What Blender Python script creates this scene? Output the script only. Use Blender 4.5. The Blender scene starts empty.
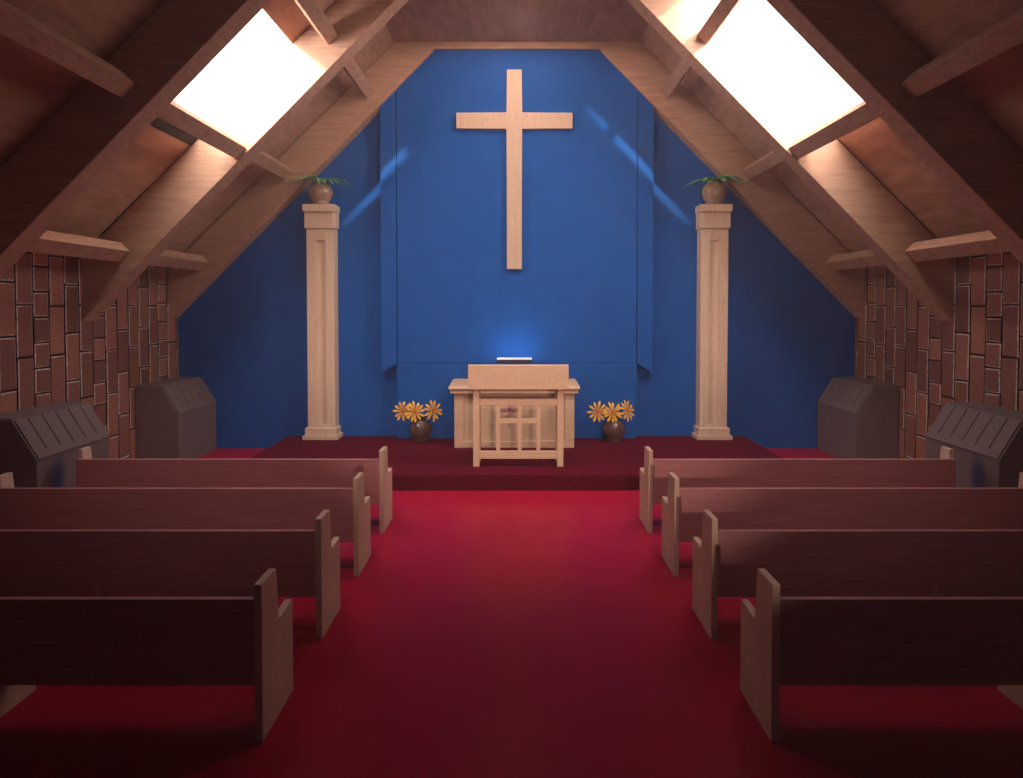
import bpy, bmesh, math, random
from math import sin, cos, pi, radians
from mathutils import Vector, Matrix

random.seed(7)
S = bpy.context.scene
COL = S.collection

# ------------------------------------------------------------------ materials
def new_mat(name):
    m = bpy.data.materials.new(name)
    m.use_nodes = True
    nt = m.node_tree
    b = nt.nodes['Principled BSDF']
    return m, nt, b

def _noise(nt, coord, scale, stretch=(1, 1, 1), detail=4.0, rough=0.55, dist=0.0):
    mp = nt.nodes.new('ShaderNodeMapping')
    mp.inputs['Scale'].default_value = stretch
    nt.links.new(coord, mp.inputs['Vector'])
    n = nt.nodes.new('ShaderNodeTexNoise')
    n.inputs['Scale'].default_value = scale
    n.inputs['Detail'].default_value = detail
    n.inputs['Roughness'].default_value = rough
    n.inputs['Distortion'].default_value = dist
    nt.links.new(mp.outputs['Vector'], n.inputs['Vector'])
    return n.outputs['Fac']

def _ramp(nt, fac, stops):
    r = nt.nodes.new('ShaderNodeValToRGB')
    els = r.color_ramp.elements
    while len(els) < len(stops):
        els.new(0.5)
    for e, (p, c) in zip(els, stops):
        e.position = p
        e.color = (*c, 1)
    nt.links.new(fac, r.inputs['Fac'])
    return r.outputs['Color']

def _mix(nt, a, b, fac=0.5, mode='MULTIPLY'):
    mx = nt.nodes.new('ShaderNodeMix')
    mx.data_type = 'RGBA'
    mx.blend_type = mode
    mx.inputs['Factor'].default_value = fac
    nt.links.new(a, mx.inputs['A'])
    nt.links.new(b, mx.inputs['B'])
    return mx.outputs['Result']

def _bump(nt, b, height, strength=0.2, dist=0.01):
    bp = nt.nodes.new('ShaderNodeBump')
    bp.inputs['Strength'].default_value = strength
    bp.inputs['Distance'].default_value = dist
    nt.links.new(height, bp.inputs['Height'])
    nt.links.new(bp.outputs['Normal'], b.inputs['Normal'])

def wood(name, dark, light, stretch, rough=0.55, scale=3.0, spec=0.4, bump=0.12):
    m, nt, b = new_mat(name)
    tc = nt.nodes.new('ShaderNodeTexCoord').outputs['Object']
    g = _noise(nt, tc, scale, stretch, 6, 0.6, 0.6)
    c1 = _ramp(nt, g, [(0.30, dark), (0.72, light)])
    f = _noise(nt, tc, 55, (1, 1, 1), 3, 0.7)
    c2 = _ramp(nt, f, [(0.32, (0.78, 0.76, 0.74)), (0.68, (1.0, 1.0, 1.0))])
    nt.links.new(_mix(nt, c1, c2, 0.9), b.inputs['Base Color'])
    b.inputs['Roughness'].default_value = rough
    b.inputs['Specular IOR Level'].default_value = spec
    _bump(nt, b, f, bump, 0.004)
    return m

def speckled(name, c_a, c_b, scale, rough=0.7, spec=0.3, bump=0.15, lo=0.35, hi=0.65):
    m, nt, b = new_mat(name)
    tc = nt.nodes.new('ShaderNodeTexCoord').outputs['Object']
    g = _noise(nt, tc, scale, (1, 1, 1), 4, 0.65)
    nt.links.new(_ramp(nt, g, [(lo, c_a), (hi, c_b)]), b.inputs['Base Color'])
    b.inputs['Roughness'].default_value = rough
    b.inputs['Specular IOR Level'].default_value = spec
    if bump:
        _bump(nt, b, g, bump, 0.004)
    return m

def plain(name, c, rough=0.6, spec=0.4, metal=0.0):
    m, nt, b = new_mat(name)
    tc = nt.nodes.new('ShaderNodeTexCoord').outputs['Object']
    g = _noise(nt, tc, 14, (1, 1, 1), 3, 0.6)
    lo = tuple(x * 0.88 for x in c)
    nt.links.new(_ramp(nt, g, [(0.35, lo), (0.65, c)]), b.inputs['Base Color'])
    b.inputs['Roughness'].default_value = rough
    b.inputs['Specular IOR Level'].default_value = spec
    b.inputs['Metallic'].default_value = metal
    return m

M = {}
M['oak'] = wood('pale_oak', (0.54, 0.33, 0.22), (0.68, 0.45, 0.31), (0.8, 9, 9))
M['oak_up'] = wood('pale_oak_upright', (0.66, 0.45, 0.34), (0.78, 0.56, 0.43), (8, 8, 0.8))
M['cross_oak'] = wood('cross_oak', (0.52, 0.335, 0.245), (0.62, 0.42, 0.315), (8, 8, 0.8))
M['oak_light'] = wood('light_oak', (0.66, 0.42, 0.28), (0.80, 0.54, 0.37), (0.8, 9, 9))
M['oak_light_up'] = wood('light_oak_upright', (0.66, 0.42, 0.28), (0.78, 0.53, 0.37), (8, 8, 0.8))
M['pew'] = wood('pew_wood', (0.38, 0.15, 0.165), (0.50, 0.21, 0.22), (0.7, 10, 10), rough=0.5)
M['pew_end'] = wood('pew_end_wood', (0.54, 0.36, 0.285), (0.66, 0.46, 0.365), (8, 2, 1.0), rough=0.5)
M['timber'] = wood('roof_timber', (0.38, 0.20, 0.14), (0.58, 0.33, 0.235), (0.8, 3, 9), rough=0.7, spec=0.2)
M['deck'] = wood('roof_deck', (0.38, 0.195, 0.135), (0.58, 0.325, 0.23), (3, 0.8, 3), rough=0.75, spec=0.2)
M['deck_out'] = plain('roof_outside', (0.10, 0.09, 0.09), 0.9)
M['blue'] = speckled('blue_paint', (0.006, 0.071, 0.30), (0.008, 0.083, 0.345), 2.5, rough=0.75, spec=0.08, bump=0)
M['carpet'] = speckled('maroon_carpet', (0.022, 0.001, 0.005), (0.15, 0.006, 0.024), 36, rough=0.9, spec=0.02, bump=0.6)
M['cabinet'] = speckled('grey_cabinet', (0.115, 0.078, 0.082), (0.16, 0.108, 0.112), 45, rough=0.6, spec=0.3, bump=0.1)
M['slot'] = plain('slot_black', (0.012, 0.010, 0.012), 0.9, 0.1)
M['mortar'] = speckled('dark_mortar', (0.012, 0.007, 0.007), (0.03, 0.018, 0.018), 30, rough=0.95, spec=0.1)
M['brick_edge'] = speckled('worn_brick_edge', (0.26, 0.15, 0.13), (0.66, 0.48, 0.42), 25, rough=0.85, spec=0.2)
M['clay'] = speckled('glazed_clay', (0.23, 0.14, 0.105), (0.33, 0.21, 0.155), 12, rough=0.16, spec=0.6, bump=0.05)
M['clay_shaded'] = speckled('shaded_glazed_clay', (0.065, 0.034, 0.032), (0.11, 0.06, 0.052), 12, rough=0.16, spec=0.6, bump=0.05)  # same clay for the floor vases, their shade put into the colour
M['soil'] = speckled('soil', (0.02, 0.012, 0.01), (0.05, 0.03, 0.02), 40, rough=0.95)
M['leaf'] = speckled('leaf_green', (0.10, 0.33, 0.14), (0.20, 0.50, 0.23), 10, rough=0.5, bump=0.05)
M['leaf_dark'] = speckled('leaf_dark_green', (0.015, 0.05, 0.02), (0.04, 0.09, 0.03), 10, rough=0.5, bump=0.05)
M['stem'] = plain('stem_green', (0.05, 0.10, 0.035), 0.6)
M['disc'] = speckled('flower_disc', (0.32, 0.09, 0.012), (0.55, 0.18, 0.02), 90, rough=0.8)
M['housing'] = plain('dark_metal', (0.02, 0.02, 0.025), 0.4, 0.5, 0.6)
M['frame'] = plain('skylight_frame', (0.025, 0.018, 0.018), 0.8, 0.15)

# petals: yellow with an orange throat (radius in the flower's own space)
m, nt, b = new_mat('petal'); M['petal'] = m
tc = nt.nodes.new('ShaderNodeTexCoord').outputs['Object']
ln = nt.nodes.new('ShaderNodeVectorMath'); ln.operation = 'LENGTH'
nt.links.new(tc, ln.inputs[0])
mr = nt.nodes.new('ShaderNodeMapRange')
mr.inputs['From Max'].default_value = 0.16
nt.links.new(ln.outputs['Value'], mr.inputs['Value'])
nt.links.new(_ramp(nt, mr.outputs['Result'], [(0.15, (0.55, 0.17, 0.015)), (0.75, (0.82, 0.45, 0.045))]), b.inputs['Base Color'])
b.inputs['Roughness'].default_value = 0.5

# bricks: one tone per brick
m, nt, b = new_mat('brick'); M['brick'] = m
tc = nt.nodes.new('ShaderNodeTexCoord').outputs['Object']
geo = nt.nodes.new('ShaderNodeNewGeometry')
base = _ramp(nt, geo.outputs['Random Per Island'], [(0.0, (0.16, 0.064, 0.056)), (0.5, (0.25, 0.098, 0.078)), (1.0, (0.36, 0.15, 0.11))])
f = _noise(nt, tc, 38, (1, 1, 1), 5, 0.75)
sp = _ramp(nt, f, [(0.30, (0.55, 0.52, 0.52)), (0.70, (1.15, 1.12, 1.1))])
nt.links.new(_mix(nt, base, sp, 1.0), b.inputs['Base Color'])
b.inputs['Roughness'].default_value = 0.85
b.inputs['Specular IOR Level'].default_value = 0.25
_bump(nt, b, f, 0.5, 0.008)

# red floor: polished, faintly reflecting
m, nt, b = new_mat('red_floor'); M['floor'] = m
tc = nt.nodes.new('ShaderNodeTexCoord').outputs['Object']
g = _noise(nt, tc, 1.4, (1, 1, 1), 5, 0.6)
nt.links.new(_ramp(nt, g, [(0.3, (0.31, 0.005, 0.030)), (0.7, (0.355, 0.007, 0.036))]), b.inputs['Base Color'])
b.inputs['Roughness'].default_value = 0.24
b.inputs['Specular IOR Level'].default_value = 0.06

# cabinet lower front: soft dark-blue patch in the colour, in the cabinet's own space
m = M['cabinet'].copy(); m.name = 'grey_cabinet_blue_patch'; M['cabinet_blue_patch'] = m
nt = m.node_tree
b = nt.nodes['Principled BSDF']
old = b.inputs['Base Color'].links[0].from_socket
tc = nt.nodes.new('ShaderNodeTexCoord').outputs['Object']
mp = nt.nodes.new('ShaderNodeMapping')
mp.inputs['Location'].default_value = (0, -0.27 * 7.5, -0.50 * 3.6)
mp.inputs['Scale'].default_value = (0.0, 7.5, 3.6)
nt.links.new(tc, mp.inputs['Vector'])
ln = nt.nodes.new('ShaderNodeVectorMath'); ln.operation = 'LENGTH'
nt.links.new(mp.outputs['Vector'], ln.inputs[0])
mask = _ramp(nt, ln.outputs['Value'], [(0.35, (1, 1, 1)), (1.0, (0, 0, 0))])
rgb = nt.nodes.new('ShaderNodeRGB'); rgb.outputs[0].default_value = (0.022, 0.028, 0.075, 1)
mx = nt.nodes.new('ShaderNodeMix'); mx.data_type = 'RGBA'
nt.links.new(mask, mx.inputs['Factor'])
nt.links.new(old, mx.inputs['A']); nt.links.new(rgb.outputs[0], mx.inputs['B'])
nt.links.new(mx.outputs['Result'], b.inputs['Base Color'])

# clear skylight glass
m = bpy.data.materials.new('skylight_glass'); m.use_nodes = True; M['glass'] = m
nt = m.node_tree; nt.nodes.clear()
out = nt.nodes.new('ShaderNodeOutputMaterial')
tr = nt.nodes.new('ShaderNodeBsdfTransparent'); tr.inputs['Color'].default_value = (0.97, 0.97, 0.96, 1)
gl = nt.nodes.new('ShaderNodeBsdfGlossy'); gl.inputs['Roughness'].default_value = 0.05
ms = nt.nodes.new('ShaderNodeMixShader'); ms.inputs['Fac'].default_value = 0.05
nt.links.new(tr.outputs[0], ms.inputs[1]); nt.links.new(gl.outputs[0], ms.inputs[2])
nt.links.new(ms.outputs[0], out.inputs['Surface'])

# lamp diffuser
m = bpy.data.materials.new('lamp_diffuser'); m.use_nodes = True; M['glow'] = m
nt = m.node_tree; b = nt.nodes['Principled BSDF']
b.inputs['Base Color'].default_value = (0.7, 0.75, 0.85, 1)
b.inputs['Emission Color'].default_value = (0.62, 0.74, 1.0, 1)
b.inputs['Emission Strength'].default_value = 0.28

# haze
HAZE = 0.006
m = bpy.data.materials.new('haze'); m.use_nodes = True; M['haze'] = m
nt = m.node_tree; nt.nodes.clear()
out = nt.nodes.new('ShaderNodeOutputMaterial')
vs = nt.nodes.new('ShaderNodeVolumeScatter')
vs.inputs['Color'].default_value = (1.0, 0.90, 0.93, 1)
vs.inputs['Density'].default_value = HAZE
vs.inputs['Anisotropy'].default_value = 0.25
nt.links.new(vs.outputs[0], out.inputs['Volume'])
m.cycles.homogeneous_volume = True

# ------------------------------------------------------------------ mesh helpers
class MB:
    """collects shapes, builds ONE mesh object"""
    def __init__(self):
        self.bm = bmesh.new()

    def poly(self, pts, faces, mi=0):
        v = [self.bm.verts.new(p) for p in pts]
        r = []
        for f in faces:
            fc = self.bm.faces.new([v[i] for i in f])
            fc.material_index = mi
            r.append(fc)
        return v, r

    def box(self, x0, x1, y0, y1, z0, z1, bev=0.0, mi=0, seg=2):
        p = [(x, y, z) for x in (x0, x1) for y in (y0, y1) for z in (z0, z1)]
        f = [(0, 1, 3, 2), (4, 6, 7, 5), (0, 4, 5, 1), (2, 3, 7, 6), (0, 2, 6, 4), (1, 5, 7, 3)]
        v, fs = self.poly(p, f, mi)
        if bev:
            self._bevel(v, bev, seg, mi)
        return self

    def _bevel(self, v, bev, seg, mi):
        es = {e for q in v for e in q.link_edges}
        r = bmesh.ops.bevel(self.bm, geom=list(es), offset=bev, segments=seg, profile=0.5, affect='EDGES', material=-1)
        return r

    def prism(self, prof, axis, a, b, bev=0.0, mi=0, seg=2):
        """prof: 2-D outline; axis 'x': (y,z) outline swept a..b in x; 'y': (x,z); 'z': (x,y)"""
        n = len(prof)
        def p3(q, t):
            if axis == 'x': return (t, q[0], q[1])
            if axis == 'y': return (q[0], t, q[1])
            return (q[0], q[1], t)
        pts = [p3(q, a) for q in prof] + [p3(q, b) for q in prof]
        faces = [tuple(range(n)), tuple(range(2 * n - 1, n - 1, -1))]
        for i in range(n):
            j = (i + 1) % n
            faces.append((i, i + n, j + n, j))
        v, fs = self.poly(pts, faces, mi)
        if bev:
            self._bevel(v, bev, seg, mi)
        return self

    def lathe(self, prof, cx=0, cy=0, seg=40, mi=0):
        rings = []
        for r, z in prof:
            if r < 1e-6:
                rings.append([self.bm.verts.new((cx, cy, z))])
            else:
                rings.append([self.bm.verts.new((cx + r * cos(2 * pi * k / seg), cy + r * sin(2 * pi * k / seg), z)) for k in range(seg)])
        for A, B in zip(rings, rings[1:]):
            for k in range(seg):
                j = (k + 1) % seg
                if len(A) == 1 and len(B) == 1: continue
                if len(A) == 1: f = [A[0], B[j], B[k]]
                elif len(B) == 1: f = [A[k], A[j], B[0]]
                else: f = [A[k], A[j], B[j], B[k]]
                self.bm.faces.new(f).material_index = mi
        return self

    def tube(self, pts, r0, r1=None, seg=8, mi=0):
        r1 = r0 if r1 is None else r1
        pts = [Vector(p) for p in pts]
        rings = []
        for i, p in enumerate(pts):
            d = (pts[min(i + 1, len(pts) - 1)] - pts[max(i - 1, 0)]).normalized()
            u = d.orthogonal().normalized(); w = d.cross(u)
            r = r0 + (r1 - r0) * i / (len(pts) - 1)
            rings.append([self.bm.verts.new(p + r * (cos(2 * pi * k / seg) * u + sin(2 * pi * k / seg) * w)) for k in range(seg)])
        for A, B in zip(rings, rings[1:]):
            for k in range(seg):
                j = (k + 1) % seg
                self.bm.faces.new([A[k], A[j], B[j], B[k]]).material_index = mi
        for R in (rings[0], rings[-1]):
            self.bm.faces.new(R).material_index = mi
        return self

    def blade(self, pts, widths, th=0.003, normal=Vector((0, 0, 1)), fold=0.0, mi=0):
        """a leaf or petal with real thickness: centre line + half widths"""
        pts = [Vector(p) for p in pts]
        top, bot = [], []
        for i, (p, w) in enumerate(zip(pts, widths)):
            d = (pts[min(i + 1, len(pts) - 1)] - pts[max(i - 1, 0)]).normalized()
            side = d.cross(normal)
            side = side.normalized() if side.length > 1e-6 else Vector((1, 0, 0))
            nn = side.cross(d).normalized()
            row = [p - side * w + nn * fold * w, p, p + side * w + nn * fold * w]
            top.append([self.bm.verts.new(q + nn * th / 2) for q in row])
            bot.append([self.bm.verts.new(q - nn * th / 2) for q in row])
        def F(*q):
            self.bm.faces.new(q).material_index = mi
        for i in range(len(pts) - 1):
            for k in range(2):
                F(top[i][k], top[i][k + 1], top[i + 1][k + 1], top[i + 1][k])
                F(bot[i][k], bot[i + 1][k], bot[i + 1][k + 1], bot[i][k + 1])
            F(top[i][0], top[i + 1][0], bot[i + 1][0], bot[i][0])
            F(top[i][2], bot[i][2], bot[i + 1][2], top[i + 1][2])
        for i in (0, len(pts) - 1):
            F(top[i][0], bot[i][0], bot[i][1], top[i][1])
            F(top[i][1], bot[i][1], bot[i][2], top[i][2])
        return self

    def build(self, name, mats, parent=None, loc=(0, 0, 0), smooth=False):
        bmesh.ops.recalc_face_normals(self.bm, faces=self.bm.faces)
        me = bpy.data.meshes.new(name)
        self.bm.to_mesh(me); self.bm.free()
        for mm in (mats if isinstance(mats, (list, tuple)) else [mats]):
            me.materials.append(mm)
        if smooth:
            for p in me.polygons: p.use_smooth = True
        o = bpy.data.objects.new(name, me)
        COL.objects.link(o)
        o.location = loc
        if parent is not None: o.parent = parent
        return o

def tag(o, label=None, cat=None, group=None, kind=None):
    if label: o['label'] = label
    if cat: o['category'] = cat
    if group: o['group'] = group
    if kind: o['kind'] = kind
    return o

def empty(name, loc=(0, 0, 0), rz=0.0):
    o = bpy.data.objects.new(name, None)
    COL.objects.link(o)
    o.location = loc; o.rotation_euler = (0, 0, rz)
    o.empty_display_size = 0.2
    return o

def copy_tree(o, parent=None, names=None):
    c = o.copy(); COL.objects.link(c)
    if parent is not None: c.parent = parent
    for ch in list(o.children):
        copy_tree(ch, c)
    return c

def part_label(o, s):
    o['label'] = s
    return o

# ------------------------------------------------------------------ the room (metres)
W = 5.33            # half width to the brick face
D = 9.76            # far blue wall
Y0 = -5.0           # wall behind the camera
XF = 1.87           # half width of the flat ceiling
ZF = 6.27           # flat ceiling height
def inner(x):  return 2.07 + 1.02 * (5.32 - abs(x))      # rafter underside
def deck(x):   return 2.85 + 0.98 * (5.36 - abs(x))       # roof boarding
TH = 0.04

# floor
tag(MB().box(-W - .3, W + .3, Y0 - .2, D + .3, -0.15, 0).build('floor', M['floor']), 'polished red floor of the chapel running up the aisle', 'floor', kind='structure')

# far wall: gable shaped slab painted blue
g = [(-W - .3, -.1), (W + .3, -.1), (W + .3, deck(W + .3)), (XF, ZF + .02), (-XF, ZF + .02), (-W - .3, deck(W + .3))]
tag(MB().prism(g, 'y', D, D + .2).build('wall_back', M['blue']), 'blue painted gable wall behind the altar', 'wall', kind='structure')
tag(MB().prism(g, 'y', Y0 - .2, Y0).build('wall_entrance', M['deck_out']), 'plain gable wall at the entrance end', 'wall', kind='structure')

# raised blue panel down the middle of the far wall
ZS = 1.37
mb = MB()
YP = 9.58
mb.box(-1.855, 1.855, YP, D - .002, 0.197, ZS - .004)
ztop = inner(1.855) - .02
for s in (-1, 1):      # side wings with a slanted foot
    mb.prism([(s * 1.86, 1.365), (s * 2.097, 1.215), (s * 2.097, inner(2.097) + .1), (s * 1.86, inner(1.86) + .1)], 'y', YP + .006, D - .002)
mb.box(-1.845, 1.845, YP, D - .002, ZS + .004, 6.22)
mb.box(-1.85, 1.85, YP + .02, D - .002, ZS - .01, ZS + .01)
tag(mb.build('trim_1', M['blue']), 'raised blue panel with side wings in the middle of the far wall', 'panel', kind='structure')

# brick side walls: bricks set on end, three tall columns then one of short bricks
def brick_wall(name, sx, label):
    mb = MB()
    x_in, x_out = W, W + .3
    zt = deck(W) - .005
    mb.box(min(sx * (x_in + .026), sx * x_out), max(sx * (x_in + .026), sx * x_out), Y0, D, 0, zt, mi=1)
    pw, gap = 0.2385, 0.020
    y_short = 6.827
    k0 = int((Y0 - y_short) / pw) ; k1 = int((D - y_short) / pw) + 1
    rnd = random.Random(3)
    for k in range(max(k0, -28), k1 + 1):
        ya, yb = y_short + k * pw, y_short + (k + 1) * pw
        ya, yb = ya + gap / 2, min(yb - gap / 2, D - .004)
        if yb - ya < .03: continue
        i = k % 4
        pitch, z0 = [(0.284, 2.123), (0.572, 2.25), (0.572, 2.50), (0.572, 2.262)][i]
        if k == 8: pitch, z0 = 0.572, 1.95
        if k == 10: pitch, z0 = 0.275, 2.02
        n = int(z0 / pitch) + 1
        za = z0 - n * pitch
        while za < zt:
            b0, b1 = max(za + gap / 2, 0.0), min(za + pitch - gap / 2, zt)
            if b1 - b0 > .03:
                j = lambda: rnd.uniform(-.004, .004)
                px = x_in + rnd.uniform(-.004, .004)
                e = .013
                q = [(ya + j(), b0 + j()), (yb + j(), b0 + j()), (yb + j(), b1 + j()), (ya + j(), b1 + j())]
                cy_, cz_ = (ya + yb) / 2, (b0 + b1) / 2
                ins = [(a + (e if a < cy_ else -e), c + (e if c < cz_ else -e)) for a, c in q]
                back = [(sx * (x_in + .03), a, c) for a, c in q]
                mid = [(sx * (px + .006), a, c) for a, c in q]
                frt = [(sx * px, a, c) for a, c in ins]
                v = [mb.bm.verts.new(p) for p in back + mid + frt]
                fc = mb.bm.faces.new(v[8:12]); fc.material_index = 0
                for t in range(4):
                    u = (t + 1) % 4
                    mb.bm.faces.new([v[4 + t], v[4 + u], v[8 + u], v[8 + t]]).material_index = 2 if rnd.random() < .72 else 0
                    mb.bm.faces.new([v[t], v[u], v[4 + u], v[4 + t]]).material_index = 1
            za += pitch
    return tag(mb.build(name, [M['brick'], M['mortar'], M['brick_edge']]), label, 'wall', kind='structure')
brick_wall('wall_left', -1, 'dark red brick wall on the left with bricks set on end')
brick_wall('wall_right', 1, 'dark red brick wall on the right with bricks set on end')

# skylight openings: (side, x_low, x_high, y0, y1)
SKY = [(-1, 3.87, 2.73, 5.86, 7.74), (1, 3.84, 2.12, 5.86, 7.74)]

# ceiling boards: two slopes with an opening each, and the flat middle
def slope_piece(mb, s, xa, xb, ya, yb):
    prof = [(s * xa, deck(xa)), (s * xb, deck(xb)), (s * xb, deck(xb) + TH * 1.4), (s * xa, deck(xa) + TH * 1.4)]
    mb.prism(prof, 'y', ya, yb)
mb = MB()
for s, xl, xh, ya, yb in SKY:
    xo = W + .35
    slope_piece(mb, s, xo, XF, Y0 - .2, ya)
    slope_piece(mb, s, xo, XF, yb, D + .2)
    slope_piece(mb, s, xo, xl, ya, yb)
    slope_piece(mb, s, xh, XF, ya, yb)
mb.box(-XF, XF, Y0 - .2, D + .2, ZF, ZF + .14)
tag(mb.build('ceiling', M['deck']), 'brown boarded ceiling sloping down on both sides of a flat middle', 'ceiling', kind='structure')

# skylights
for n, (s, xl, xh, ya, yb) in enumerate(SKY):
    root = tag(empty('window_%d' % (n + 1), (s * (xl + xh) / 2, (ya + yb) / 2, deck((xl + xh) / 2))),
               'bright skylight in the left roof slope' if s < 0 else 'larger bright skylight in the right roof slope', 'skylight', kind='structure')
    o = root.location
    zt = TH * 1.4
    def sl(x, dz, y): return (s * x - o.x, y - o.y, deck(x) + dz - o.z)
    mb = MB()
    pts = [sl(xl, zt - .03, ya), sl(xh, zt - .03, ya), sl(xh, zt - .03, yb), sl(xl, zt - .03, yb), sl(xl, zt, ya), sl(xh, zt, ya), sl(xh, zt, yb), sl(xl, zt, yb)]
    mb.poly(pts, [(0, 1, 2, 3), (4, 7, 6, 5), (0, 4, 5, 1), (1, 5, 6, 2), (2, 6, 7, 3), (3, 7, 4, 0)])
    mb.build('pane', M['glass'], root)
    mb = MB()      # outer curb
    for (xa, xb, y0_, y1_) in ((xl + .06, xl, ya - .06, yb + .06), (xh, xh - .06, ya - .06, yb + .06), (xl, xh, yb, yb + .06)):
        prof = [(s * xa - o.x, deck(xa) + zt + .002 - o.z), (s * xb - o.x, deck(xb) + zt + .002 - o.z), (s * xb - o.x, deck(xb) + zt + .05 - o.z), (s * xa - o.x, deck(xa) + zt + .05 - o.z)]
        mb.prism(prof, 'y', y0_ - o.y, y1_ - o.y)
    mb.build('frame', M['frame'], root)
    if s < 0:      # dark sill strip under the lower edge of the left skylight
        mb = MB()
        a, b2 = xl + .004, xl + .10
        prof = [(s * a - o.x, deck(a) - .012 - o.z), (s * b2 - o.x, deck(b2) - .012 - o.z), (s * b2 - o.x, deck(b2) - .001 - o.z), (s * a - o.x, deck(a) - .001 - o.z)]
        mb.prism(prof, 'y', ya - o.y, yb - .002 - o.y)
        mb.build('sill', M['frame'], root)

# rafters: deep boards following the slope, one per side and bay
def rafter(s, ya, yb, label):
    xt = 1.87
    prof = [(s * W, inner(W)), (s * 1.26, inner(1.26) - .06), (s * 1.26, ZF - .002), (s * xt, ZF - .002), (s * 1.9, deck(1.9) - .03), (s * W, deck(W) - .03)]
    o = MB().prism(prof, 'y', ya, yb, bev=.006, seg=1).build('roof_beam', M['timber'])
    return tag(o, label, 'beam', 'deep sloping roof beams', 'structure')
def collar(ya, yb, label):
    o = MB().box(-1.258, 1.258, ya, yb, ZF - .11, ZF - .002, bev=.004, seg=1).build('collar_beam', M['timber'])
    return tag(o, label, 'beam', 'flat beams across the ceiling', 'structure')
RAFT = [(3.62, 3.86, 'above the pews, nearest the entrance'), (5.62, 5.86, 'in front of the %s skylight'),
        (7.58, 7.83, 'directly behind the %s skylight'), (9.53, D - .002, 'running along the %s edge of the blue wall')]
for ya, yb, t in RAFT:
    for s, w in ((-1, 'left'), (1, 'right')):
        rafter(s, ya, yb, 'deep brown sloping %s roof beam ' % w + (t % w if '%s' in t else t))
for (ya, yb, t), w in zip(RAFT, ('nearest the entrance', 'before the skylights', 'behind the skylights', 'against the blue wall')):
    collar(ya, yb, 'flat brown collar beam across the ceiling ' + w)

# purlins: short beams between rafters, parallel to the aisle
ang = math.atan(0.98)
def purlin(s, xc, ya, yb, kind_, label):
    d_, w_ = {'upper': (.33, .165), 'middle': (.33, .165), 'lowest': (.40, .19), 'trimmer': (.51, .185), 'near': (.37, .18)}[kind_]; t_ = .155      # hangs clear of the boards between two rafters
    u = Vector((cos(ang), -sin(ang)))      # down the slope (x outward, z down)
    nrm = Vector((sin(ang), cos(ang)))     # outward through the roof
    x_up = xc + d_ * sin(ang)
    base_up = Vector((x_up, deck(x_up)))
    p = [base_up - nrm * (d_ - t_), base_up + u * w_ - nrm * (d_ - t_), base_up + u * w_ - nrm * d_, base_up - nrm * d_]
    prof = [(s * q.x, q.y) for q in p]
    o = MB().prism(prof, 'y', ya, yb, bev=.008, seg=2).build('ceiling_beam', M['timber'])
    return tag(o, label, 'beam', 'short beams between the roof beams', 'structure')
BAYS = [(3.862, 5.618, 'in the near bay'), (5.862, 7.578, 'in the skylight bay'), (7.832, 9.528, 'in the bay by the blue wall')]
for ya, yb, bt in BAYS:
    for s, w in ((-1, 'left'), (1, 'right')):
        # x of the upper edge at the boards, so that the lower corner lands where the photograph shows it
        for xc, pt in ((2.165, 'upper'), (3.42, 'middle'), (4.72, 'lowest')):
            trim = pt == 'middle' and 'skylight' in bt
            purlin(s, 3.29 if trim else xc, ya, yb, 'trimmer' if trim else ('near' if bt == 'in the near bay' and pt == 'middle' else pt), '%s short brown beam of the %s roof slope %s' % (pt, w, bt))

# raised platform
tag(MB().box(-3.62, 3.60, 7.50, D - .004, 0.001, 0.195, bev=.012, seg=3).build('platform', M['carpet']),
    'low raised platform with speckled maroon carpet at the foot of the blue wall', 'platform')
PZ = 0.195

# ------------------------------------------------------------------ pews
PX0, PX1 = 1.31, 4.37
def make_pew():
    """faces +y (the altar); x runs from the aisle end outward"""
    root = empty('pew', (0, 0, 0))
    L = PX1 - PX0
    t = .042
    prof = [(0, 0), (.44, 0), (.44, .528), (.43, .542), (.24, .524), (.226, .53), (.20, .822), (0, .822)]
    outer = [(.074, 0)] + prof[1:7] + [(.074, .822)]      # the outer end stands behind the backrest
    for x, pr in ((0, prof), (L - t, outer)):
        MB().prism(pr, 'x', x, x + t, bev=.004, seg=2).build('end_panel', M['pew_end'], root)
    MB().prism([(.035, 0), (.44, 0), (.44, .383), (.035, .383)], 'x', L / 2 - t / 2, L / 2 + t / 2, bev=.003, seg=1).build('middle_support', M['pew_end'], root)
    MB().box(t, L, .035, .071, .275, .728, bev=.004).build('backrest', M['pew'], root)
    MB().prism([(.073, .39), (.40, .40), (.425, .405), (.435, .42), (.425, .43), (.40, .432), (.073, .42)], 'x', t, L - t).build('seat', M['pew'], root)
    return root
pew0 = make_pew()
rows = [(3.142, 'nearest the camera', 'first'), (4.12, '', 'second'), (5.095, '', 'third'), (6.08, '', 'fourth')]
where = ['nearest the entrance, its back in deep shadow', 'second from the entrance', 'second from the platform', 'front row, nearest the red platform']
first = True
for i, (y, _, _) in enumerate(rows):
    for s, w in ((1, 'right'), (-1, 'left')):
        p = pew0 if first else copy_tree(pew0)
        if s > 0:
            p.location = (PX0 - .02, y, 0)
        else:
            p.location = (-PX0 - .02, y, 0); p.scale = (-1, 1, 1)
        tag(p, 'wooden pew on the %s of the aisle, %s' % (w, where[i]), 'pew', 'wooden pews in two columns facing the altar')
        first = False

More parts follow.
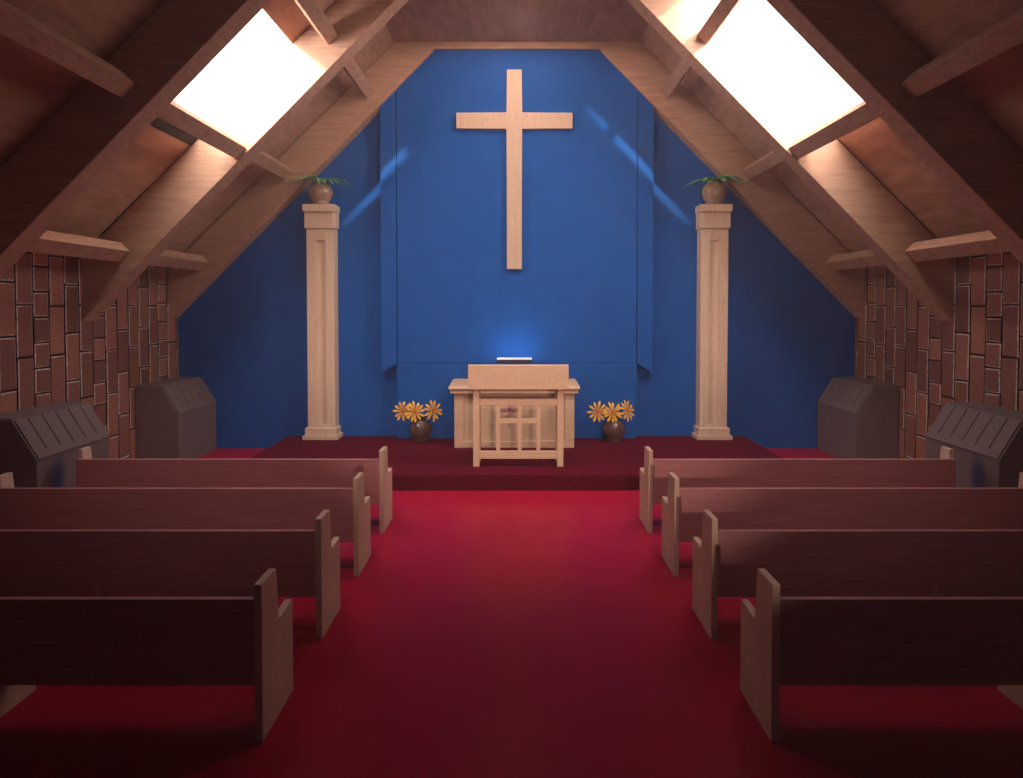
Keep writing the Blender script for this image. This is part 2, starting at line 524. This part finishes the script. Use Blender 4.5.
# ------------------------------------------------------------------ slope-topped cabinets along the brick walls
def make_cabinet():
    """origin at the wall side, x=0 at the wall, body towards +x; y along the wall"""
    root = empty('wall_cabinet')
    L = 1.09; dep = .60; zk = .735; zt = 1.13; xt = .36
    full = [(0, 0), (dep, 0), (dep, zk), (xt, zt), (0, zt)]
    MB().prism(full, 'y', 0, L, bev=.006, seg=1).build('body', M['cabinet_blue_patch'], root)
    # sloping lid made of slats over a dark backing: slot lines stay in the lid's own mesh
    u = Vector((dep - xt, zk - zt)); n = Vector((-u.y, u.x)).normalized()
    n = n if n.x > 0 else -n
    A = Vector((xt, zt)); B = Vector((dep, zk))
    def strip(mb, a, b, ya, yb, h0, h1, mi):
        p = A + u * a; q = A + u * b
        mb.prism([tuple(p + n * h0), tuple(q + n * h0), tuple(q + n * h1), tuple(p + n * h1)], 'y', ya, yb, mi=mi)
    mb = MB()
    strip(mb, .03, .99, .012, L - .012, .001, .004, 1)
    ys = [.012] + [.17 + .187 * k for k in range(5)] + [L - .012]
    for k in range(6):
        a = ys[k] + (.0075 if k else 0); b_ = ys[k + 1] - (.0075 if k < 5 else 0)
        strip(mb, .03, .82, a, b_, .004, .016, 0)
    strip(mb, .82, .99, .012, L - .012, .004, .016, 0)
    mb.build('lid', [M['cabinet'], M['slot']], root)
    MB().box(.0, xt - .01, .01, L - .01, zt + .001, zt + .012).build('top', M['cabinet'], root)
    return root
cab = make_cabinet()
first = True
for s, w in ((-1, 'left'), (1, 'right')):
    for y, t in ((6.045, 'beside the front pew'), (8.60, 'in the corner beside the blue wall')):
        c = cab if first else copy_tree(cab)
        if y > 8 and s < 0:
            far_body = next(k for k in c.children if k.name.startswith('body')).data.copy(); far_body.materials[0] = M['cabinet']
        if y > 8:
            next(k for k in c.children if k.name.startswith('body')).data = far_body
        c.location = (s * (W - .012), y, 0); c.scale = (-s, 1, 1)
        tag(c, 'dark grey slope-topped cabinet against the %s brick wall, %s' % (w, t), 'cabinet', 'grey slope-topped cabinets along the brick walls')
        first = False

# ------------------------------------------------------------------ pilasters
def make_pillar():
    root = empty('pillar')
    yb = D - .006
    H = 3.80 - PZ
    def bx(w, y0, z0, z1, bev=.004):
        return MB().box(-w, w, y0 - yb, 0, z0, z1, bev=bev)
    # origin at the wall, base on the platform
    mb = bx(.272, 9.455, 0, .062); mb.box(-.243, .243, 9.49 - yb, 0, .062, .175, bev=.006)
    mb.build('base', M['oak_up'], root)
    w = .210; y0 = 9.545 - yb
    z0, z1 = .175, H - .36
    px0, px1, pz0, pz1 = -.07, .075, .225, H - .54
    mb = MB()      # shaft with a sunk panel in its face
    mb.box(-w, px0, y0, 0, z0, z1); mb.box(px1, w, y0, 0, z0, z1)
    mb.box(px0, px1, y0, 0, z0, pz0); mb.box(px0, px1, y0, 0, pz1, z1)
    mb.box(px0, px1, y0 + .035, 0, pz0, pz1)
    bmesh.ops.remove_doubles(mb.bm, verts=mb.bm.verts, dist=1e-5)
    mb.build('shaft', M['oak_up'], root)
    mb = MB().box(-.232, .232, 9.51 - yb, 0, H - .36, H - .112, bev=.006)
    mb.build('capital', M['oak_up'], root)
    MB().prism([(-.236, H - .112), (.236, H - .112), (.245, H - .07), (.245, H), (-.245, H), (-.245, H - .07)], 'y', 9.465 - yb, 0, bev=.004).build('cap', M['oak_up'], root)
    return root
pil = make_pillar()
pil.location = (-3.02, D - .006, PZ)
tag(pil, 'pale square pillar with sunk panel on the left of the altar', 'pillar', 'pale pillars flanking the altar', 'thing')
p2 = copy_tree(pil); p2.location = (3.035, D - .006, PZ); p2.scale = (-1, 1, 1)
tag(p2, 'pale square pillar with sunk panel on the right of the altar')

# ------------------------------------------------------------------ pots and plants
POT = [(0, 0), (.105, 0), (.118, .006), (.120, .03), (.116, .045), (.142, .075), (.165, .12), (.177, .175), (.171, .228), (.150, .272), (.120, .302), (.104, .312), (.106, .322),
       (.100, .326), (.092, .318), (.09, .29), (0, .285)]
def pot(parent, mat='clay'):
    o = MB().lathe(POT, seg=48).build('pot', M[mat], parent, smooth=True)
    MB().lathe([(0, .29), (.088, .288), (0, .296)], seg=24).build('soil', M['soil'], o)
    return o

def leafy_plant(s, loc, label):
    root = tag(empty('potted_plant', loc), label, 'potted plant', 'round clay pots with green plants on the pillars')
    root.scale = (1.07, 1.0, 1.07)
    pot(root)
    rnd = random.Random(11 if s < 0 else 12)
    for k in range(13):
        a = 2 * pi * k / 13 + rnd.uniform(-.15, .15)
        if abs(sin(a)) > .4 and sin(a) > 0: a = -a * .8     # keep clear of the wall behind
        dx, dy = cos(a), sin(a) * .45 - .14
        if dx * s > 0: dy = -abs(dy) - .5
        Lh = rnd.uniform(.34, .46) * (1.0 if k % 3 else 1.1)
        h = rnd.uniform(.09, .14)
        pts = []
        for j in range(9):
            t = j / 8
            pts.append((dx * Lh * t, dy * Lh * t, .295 + h * 2.0 * t * (1.15 - t) - .07 * t * t))
        w = [.006, .022, .036, .044, .045, .040, .030, .017, .002]
        MB().blade(pts, w, .003, Vector((0, 0, 1)), .25).build('leaf', M['leaf'], root)
    return root
leafy_plant(-1, (-3.02, 9.585, 3.8005), 'green leafy plant in a round clay pot on top of the left pillar')
leafy_plant(1, (3.03, 9.575, 3.8005), 'green leafy plant in a round clay pot on top of the right pillar')

def flower_mesh(n_pet, seed):
    rnd = random.Random(seed)
    mb = MB()
    for k in range(n_pet):
        a = 2 * pi * k / n_pet + rnd.uniform(-.1, .1)
        R = rnd.uniform(.148, .172)
        ca, sa = cos(a), sin(a)
        pts = [(ca * R * t, sa * R * t, .012 + .03 * t - .03 * t * t * rnd.uniform(.6, 1.4)) for t in (.08, .3, .5, .7, .88, 1.0)]
        mb.blade(pts, [.006, .010, .015, .019, .016, .003], .003, Vector((0, 0, 1)), .15)
    return mb
def flower_vase(loc, offs, label, seed):
    root = tag(empty('flower_vase', loc), label, 'vase of flowers', 'round brown vases of yellow flowers beside the altar')
    pot(root, 'clay_shaded')
    for i, (dx, dy, dz, rx, ry) in enumerate(offs):
        fl = flower_mesh(11 + i % 2, seed + i).build('flower', M['petal'], root)
        fl.location = (dx, dy, dz)
        fl.rotation_euler = (rx, ry, .25 * i)
        MB().lathe([(0, .006), (.02, .008), (.025, .016), (.019, .027), (0, .033)], seg=16).build('flower_center', M['disc'], fl, smooth=True)
        # stem in the flower's own space, from the throat of the vase to the back of the flower
        inv = fl.matrix_basis.inverted()
        a = inv @ Vector((dx * .15, dy * .15, .27)); c = inv @ Vector((dx * .7, dy * .5 + .01, dz - .10)); e = Vector((0, 0, .008))
        MB().tube([a, a.lerp(c, .5), c, c.lerp(e, .6) + Vector((0, 0, -.012)), e], .006, .005).build('stem', M['stem'], fl, smooth=True)
    rnd = random.Random(seed)
    for k in range(7):
        a = -pi * (k + .5) / 7
        Lh = rnd.uniform(.14, .20)
        pts = [(cos(a) * Lh * t, sin(a) * Lh * t * .6, .29 + .19 * t - .06 * t * t) for t in (0, .2, .4, .6, .8, 1)]
        MB().blade(pts, [.006, .018, .026, .026, .016, .002], .003, Vector((0, 0, 1)), .3).build('leaf', M['leaf_dark'], root)
    return root
up = radians(82)
offs = [(-.265, -.03, .462, up, radians(-48)), (-.075, -.10, .462, radians(86), radians(-4)), (.185, -.04, .468, radians(74), radians(30))]
flower_vase((-1.463, 9.40, PZ + .0005), offs, 'brown vase of yellow daisies on the platform left of the altar', 21)
offs2 = [(-.25, -.03, .455, up, radians(-50)), (-.035, -.10, .455, radians(84), radians(6)), (.185, -.04, .468, radians(72), radians(34))]
flower_vase((1.475, 9.40, PZ + .0005), offs2, 'brown vase of yellow daisies on the platform right of the altar', 31)

# ------------------------------------------------------------------ cross on the wall
cx = -.04; cz = 5.105
mb = MB()
h = .114
prof = [(cx - h, 2.815), (cx + h, 2.815), (cx + h, 4.948), (cx + .885, 4.948), (cx + .885, 5.187), (cx + h, 5.187), (cx + h, 5.835), (cx - h, 5.835), (cx - h, 5.187), (cx - .885, 5.187), (cx - .885, 4.948), (cx - h, 4.948)]
tag(mb.prism(prof, 'y', YP - .085, YP - .004, bev=.005).build('wall_cross', M['cross_oak']), 'large plain wooden cross hung high on the blue wall', 'cross')

# ------------------------------------------------------------------ wall light bar under the cross
wl = tag(empty('wall_light', (-.04, YP - .001, 1.428)), 'slim light bar on the blue wall just above the lectern', 'wall light')
MB().box(-.265, .265, -.38, -.30, -.022, .022, bev=.003).build('housing', M['housing'], wl)
MB().box(-.26, .26, -.375, -.305, .0225, .050, bev=.004).build('diffuser', M['glow'], wl)
MB().box(-.06, .06, -.30, 0, -.02, .02, bev=.003).build('bracket', M['housing'], wl)

# ------------------------------------------------------------------ altar
al = tag(empty('altar', (-.04, 8.96, PZ)), 'pale wooden altar with an overhanging top behind the slatted lectern', 'altar')
yb = YP - .03 - 8.96
hw = .868
mb = MB()
mb.box(-hw, hw, 0, yb, .001, .795, bev=.004)
mb.build('body', M['oak'], al)
mb = MB()      # frame around the sunk front panel
fx = .735
mb.box(-hw, -fx, -.03, -.0005, .001, .795, bev=.003); mb.box(fx, hw, -.03, -.0005, .001, .795, bev=.003)
mb.box(-fx, fx, -.03, -.0005, .001, .095, bev=.003); mb.box(-fx, fx, -.03, -.0005, .745, .795, bev=.003)
mb.build('front_frame', M['oak'], al)
MB().box(-hw - .055, hw + .055, -.085, yb, .797, .845, bev=.006).build('moulding', M['oak'], al)
MB().prism([(-.11, .858), (yb, .858), (yb, .935), (-.05, .905), (-.11, .880)], 'x', -hw - .075, hw + .075, bev=.008).build('tabletop', M['oak'], al)
MB().box(-hw - .03, hw + .03, -.06, yb, .845, .858).build('rebate', M['pew'], al)
mb = MB()      # small dark cross inlaid in the front panel
mb.prism([(-.085, .30), (-.055, .30), (-.055, .70), (-.085, .70)], 'y', -.010, -.0008)
mb.prism([(-.20, .535), (.07, .535), (.07, .575), (-.20, .575)], 'y', -.010, -.0008)
bmesh.ops.remove_doubles(mb.bm, verts=mb.bm.verts, dist=1e-6)
part_label(mb.build('cross_inlay', M['pew'], al), 'small dark cross on the altar front')

# ------------------------------------------------------------------ lectern
lc = tag(empty('lectern', (.012, 7.87, PZ)), 'pale wooden lectern with open cross-shaped grille standing in front of the altar', 'lectern')
hw = .577; lw = .08
for y in (0, .27):
    for s in (-1, 1):
        MB().box(min(s * hw, s * (hw - lw)), max(s * hw, s * (hw - lw)), y, y + .07, .001, 1.00, bev=.004).build('leg', M['oak_light_up'], lc)
for z0, z1 in ((.10, .20), (.785, .87)):
    MB().box(-hw + lw + .0005, hw - lw - .0005, .012, .052, z0, z1, bev=.003).build('rail', M['oak_light'], lc)
for s in (-1, 1):
    MB().box(min(s * (hw - .02), s * (hw - .06)), max(s * (hw - .02), s * (hw - .06)), .071, .269, .10, .17, bev=.003).build('side_rail', M['oak_light'], lc)
for x in (-.258, .02, .258):
    MB().box(x - .026, x + .026, .014, .05, .201, .784, bev=.003).build('upright_bar', M['oak_light_up'], lc)
for xa, xb in ((-.232, -.0065), (.0465, .232)):
    MB().box(xa, xb, .014, .05, .555, .615, bev=.003).build('cross_bar', M['oak_light'], lc)
MB().box(-.638, .638, -.045, -.012, .995, 1.312, bev=.008, seg=3).build('front_board', M['oak_light'], lc)
MB().prism([(-.011, 1.25), (-.011, 1.30), (.40, 1.10), (.40, 1.05)], 'x', -.638, .638, bev=.004).build('desk_top', M['oak_light'], lc)
for s in (-1, 1):
    MB().prism([(-.011, .999), (.345, .999), (.345, 1.072), (-.011, 1.246)], 'x', s * .577, s * .537, bev=.003).build('side_board', M['oak_light'], lc)

# ------------------------------------------------------------------ haze in the air of the room
hz = MB().box(-6.3, 6.3, Y0 - .6, D + .6, -.5, 7.2).build('haze', M['haze'])
tag(hz, 'faint dusty haze in the air of the chapel catching the skylight beams', 'haze', kind='stuff')

# ------------------------------------------------------------------ lights
w = bpy.data.worlds.new('sky'); S.world = w; w.use_nodes = True
bg = w.node_tree.nodes['Background']
bg.inputs['Color'].default_value = (1.0, 0.94, 0.86, 1)
# hazy sky: brightest on the sun's side (behind the entrance), paler on the far side
wn = w.node_tree
tc = wn.nodes.new('ShaderNodeTexCoord')
sep = wn.nodes.new('ShaderNodeSeparateXYZ'); wn.links.new(tc.outputs['Generated'], sep.inputs[0])
mr = wn.nodes.new('ShaderNodeMapRange'); mr.interpolation_type = 'SMOOTHSTEP'
mr.inputs['From Min'].default_value = -0.5; mr.inputs['From Max'].default_value = 0.6
mr.inputs['To Min'].default_value = 24.0; mr.inputs['To Max'].default_value = 4.0
wn.links.new(sep.outputs['Y'], mr.inputs['Value'])
wn.links.new(mr.outputs['Result'], bg.inputs['Strength'])

def look(o, target):
    o.rotation_euler = (Vector(target) - o.location).to_track_quat('-Z', 'Y').to_euler()

def light(name, kind, loc, target, energy, color, **kw):
    L = bpy.data.lights.new(name, kind)
    L.energy = energy; L.color = color
    for k, v in kw.items(): setattr(L, k, v)
    o = bpy.data.objects.new(name, L); COL.objects.link(o)
    o.location = loc; look(o, target)
    return o

# portals help the sky light find the two openings
for n, (s, xl, xh, ya, yb) in enumerate(SKY):
    L = bpy.data.lights.new('skylight_portal', 'AREA'); L.shape = 'RECTANGLE'
    L.size = (xl - xh) / cos(ang); L.size_y = yb - ya
    L.cycles.is_portal = True
    o = bpy.data.objects.new('skylight_portal', L); COL.objects.link(o)
    xm = (xl + xh) / 2
    o.location = (s * xm, (ya + yb) / 2, deck(xm) + .2)
    o.rotation_euler = (0, s * ang, 0)

# low sun shafts entering through each skylight
for s in (-1, 1):
    tgt = Vector((s * 2.80, 6.75, 5.15))
    d = Vector((-s * .26, 1.0, -.23)).normalized()
    light('sun_shaft', 'SPOT', tgt - d * 18.0, tgt, 105000, (1.0, .86, .70), spot_size=radians(6.6), spot_blend=.35, shadow_soft_size=.55)

# unseen lamps without fixtures: a ceiling spotlight over the aisle and one at the entrance end aimed at the altar
light('ceiling_lamp', 'SPOT', (0, 6.0, 6.1), (0, 9.0, 3.4), 190, (1.0, .74, .60), spot_size=radians(116), spot_blend=.7, shadow_soft_size=.15)
light('chancel_lamp', 'SPOT', (0, 8.15, 6.12), (0, 9.0, 2.5), 85, (1.0, .76, .62), spot_size=radians(172), spot_blend=.3, shadow_soft_size=.15)
for s in (-1, 1):
    light('pew_fill', 'SPOT', (s * 1.7, 2.4, 6.0), (s * 2.1, 7.6, .4), 540, (1.0, .76, .66), spot_size=radians(62), spot_blend=1.0, shadow_soft_size=.15)  # added fill, one per pew column, to brighten the backs
light('altar_spotlight', 'SPOT', (1.1, -4.4, 2.55), (0, 9.5, 2.8), 1450, (1.0, .76, .60), spot_size=radians(33), spot_blend=.38, shadow_soft_size=.06)
# dim bluish fill added behind the camera; the gable has no window
light('entrance_fill', 'AREA', (0, -4.9, 4.4), (0, 4, 3.6), 8, (.62, .60, 1.0), shape='RECTANGLE', size=3.0, size_y=1.6)
# light bar washing the wall
light('wall_wash', 'AREA', (-.04, YP - .34, 1.486), (-.04, YP + .02, 1.93), 3.4, (.55, .80, 1.0), shape='RECTANGLE', size=.5, size_y=.05)

# ------------------------------------------------------------------ camera
F = 620.0
cam = bpy.data.cameras.new('camera')
cam.sensor_fit = 'HORIZONTAL'; cam.sensor_width = 36.0
cam.lens = 36.0 * F / 1023.0
p = radians(1.5)
horizon = 306.0; vpx = 515.0
py = horizon + F * math.tan(p)               # principal point row
cam.shift_x = (511.5 - vpx) / 1023.0
cam.shift_y = (py - 389.0) / 1023.0
cam.clip_start = .05; cam.clip_end = 200
co = bpy.data.objects.new('camera', cam); COL.objects.link(co)
co.location = (-.03, 0, 2.25)
co.rotation_euler = (radians(90) - p, 0, 0)
S.camera = co

S.view_settings.view_transform = 'Standard'
S.view_settings.look = 'None'
S.view_settings.gamma = 1.0
S.view_settings.use_curve_mapping = False
S.view_settings.exposure = 0.0
S.cycles.max_bounces = 10
S.cycles.diffuse_bounces = 6
S.cycles.volume_bounces = 1
S.cycles.transparent_max_bounces = 12
S.cycles.sample_clamp_indirect = 6.0
S.cycles.use_denoising = True
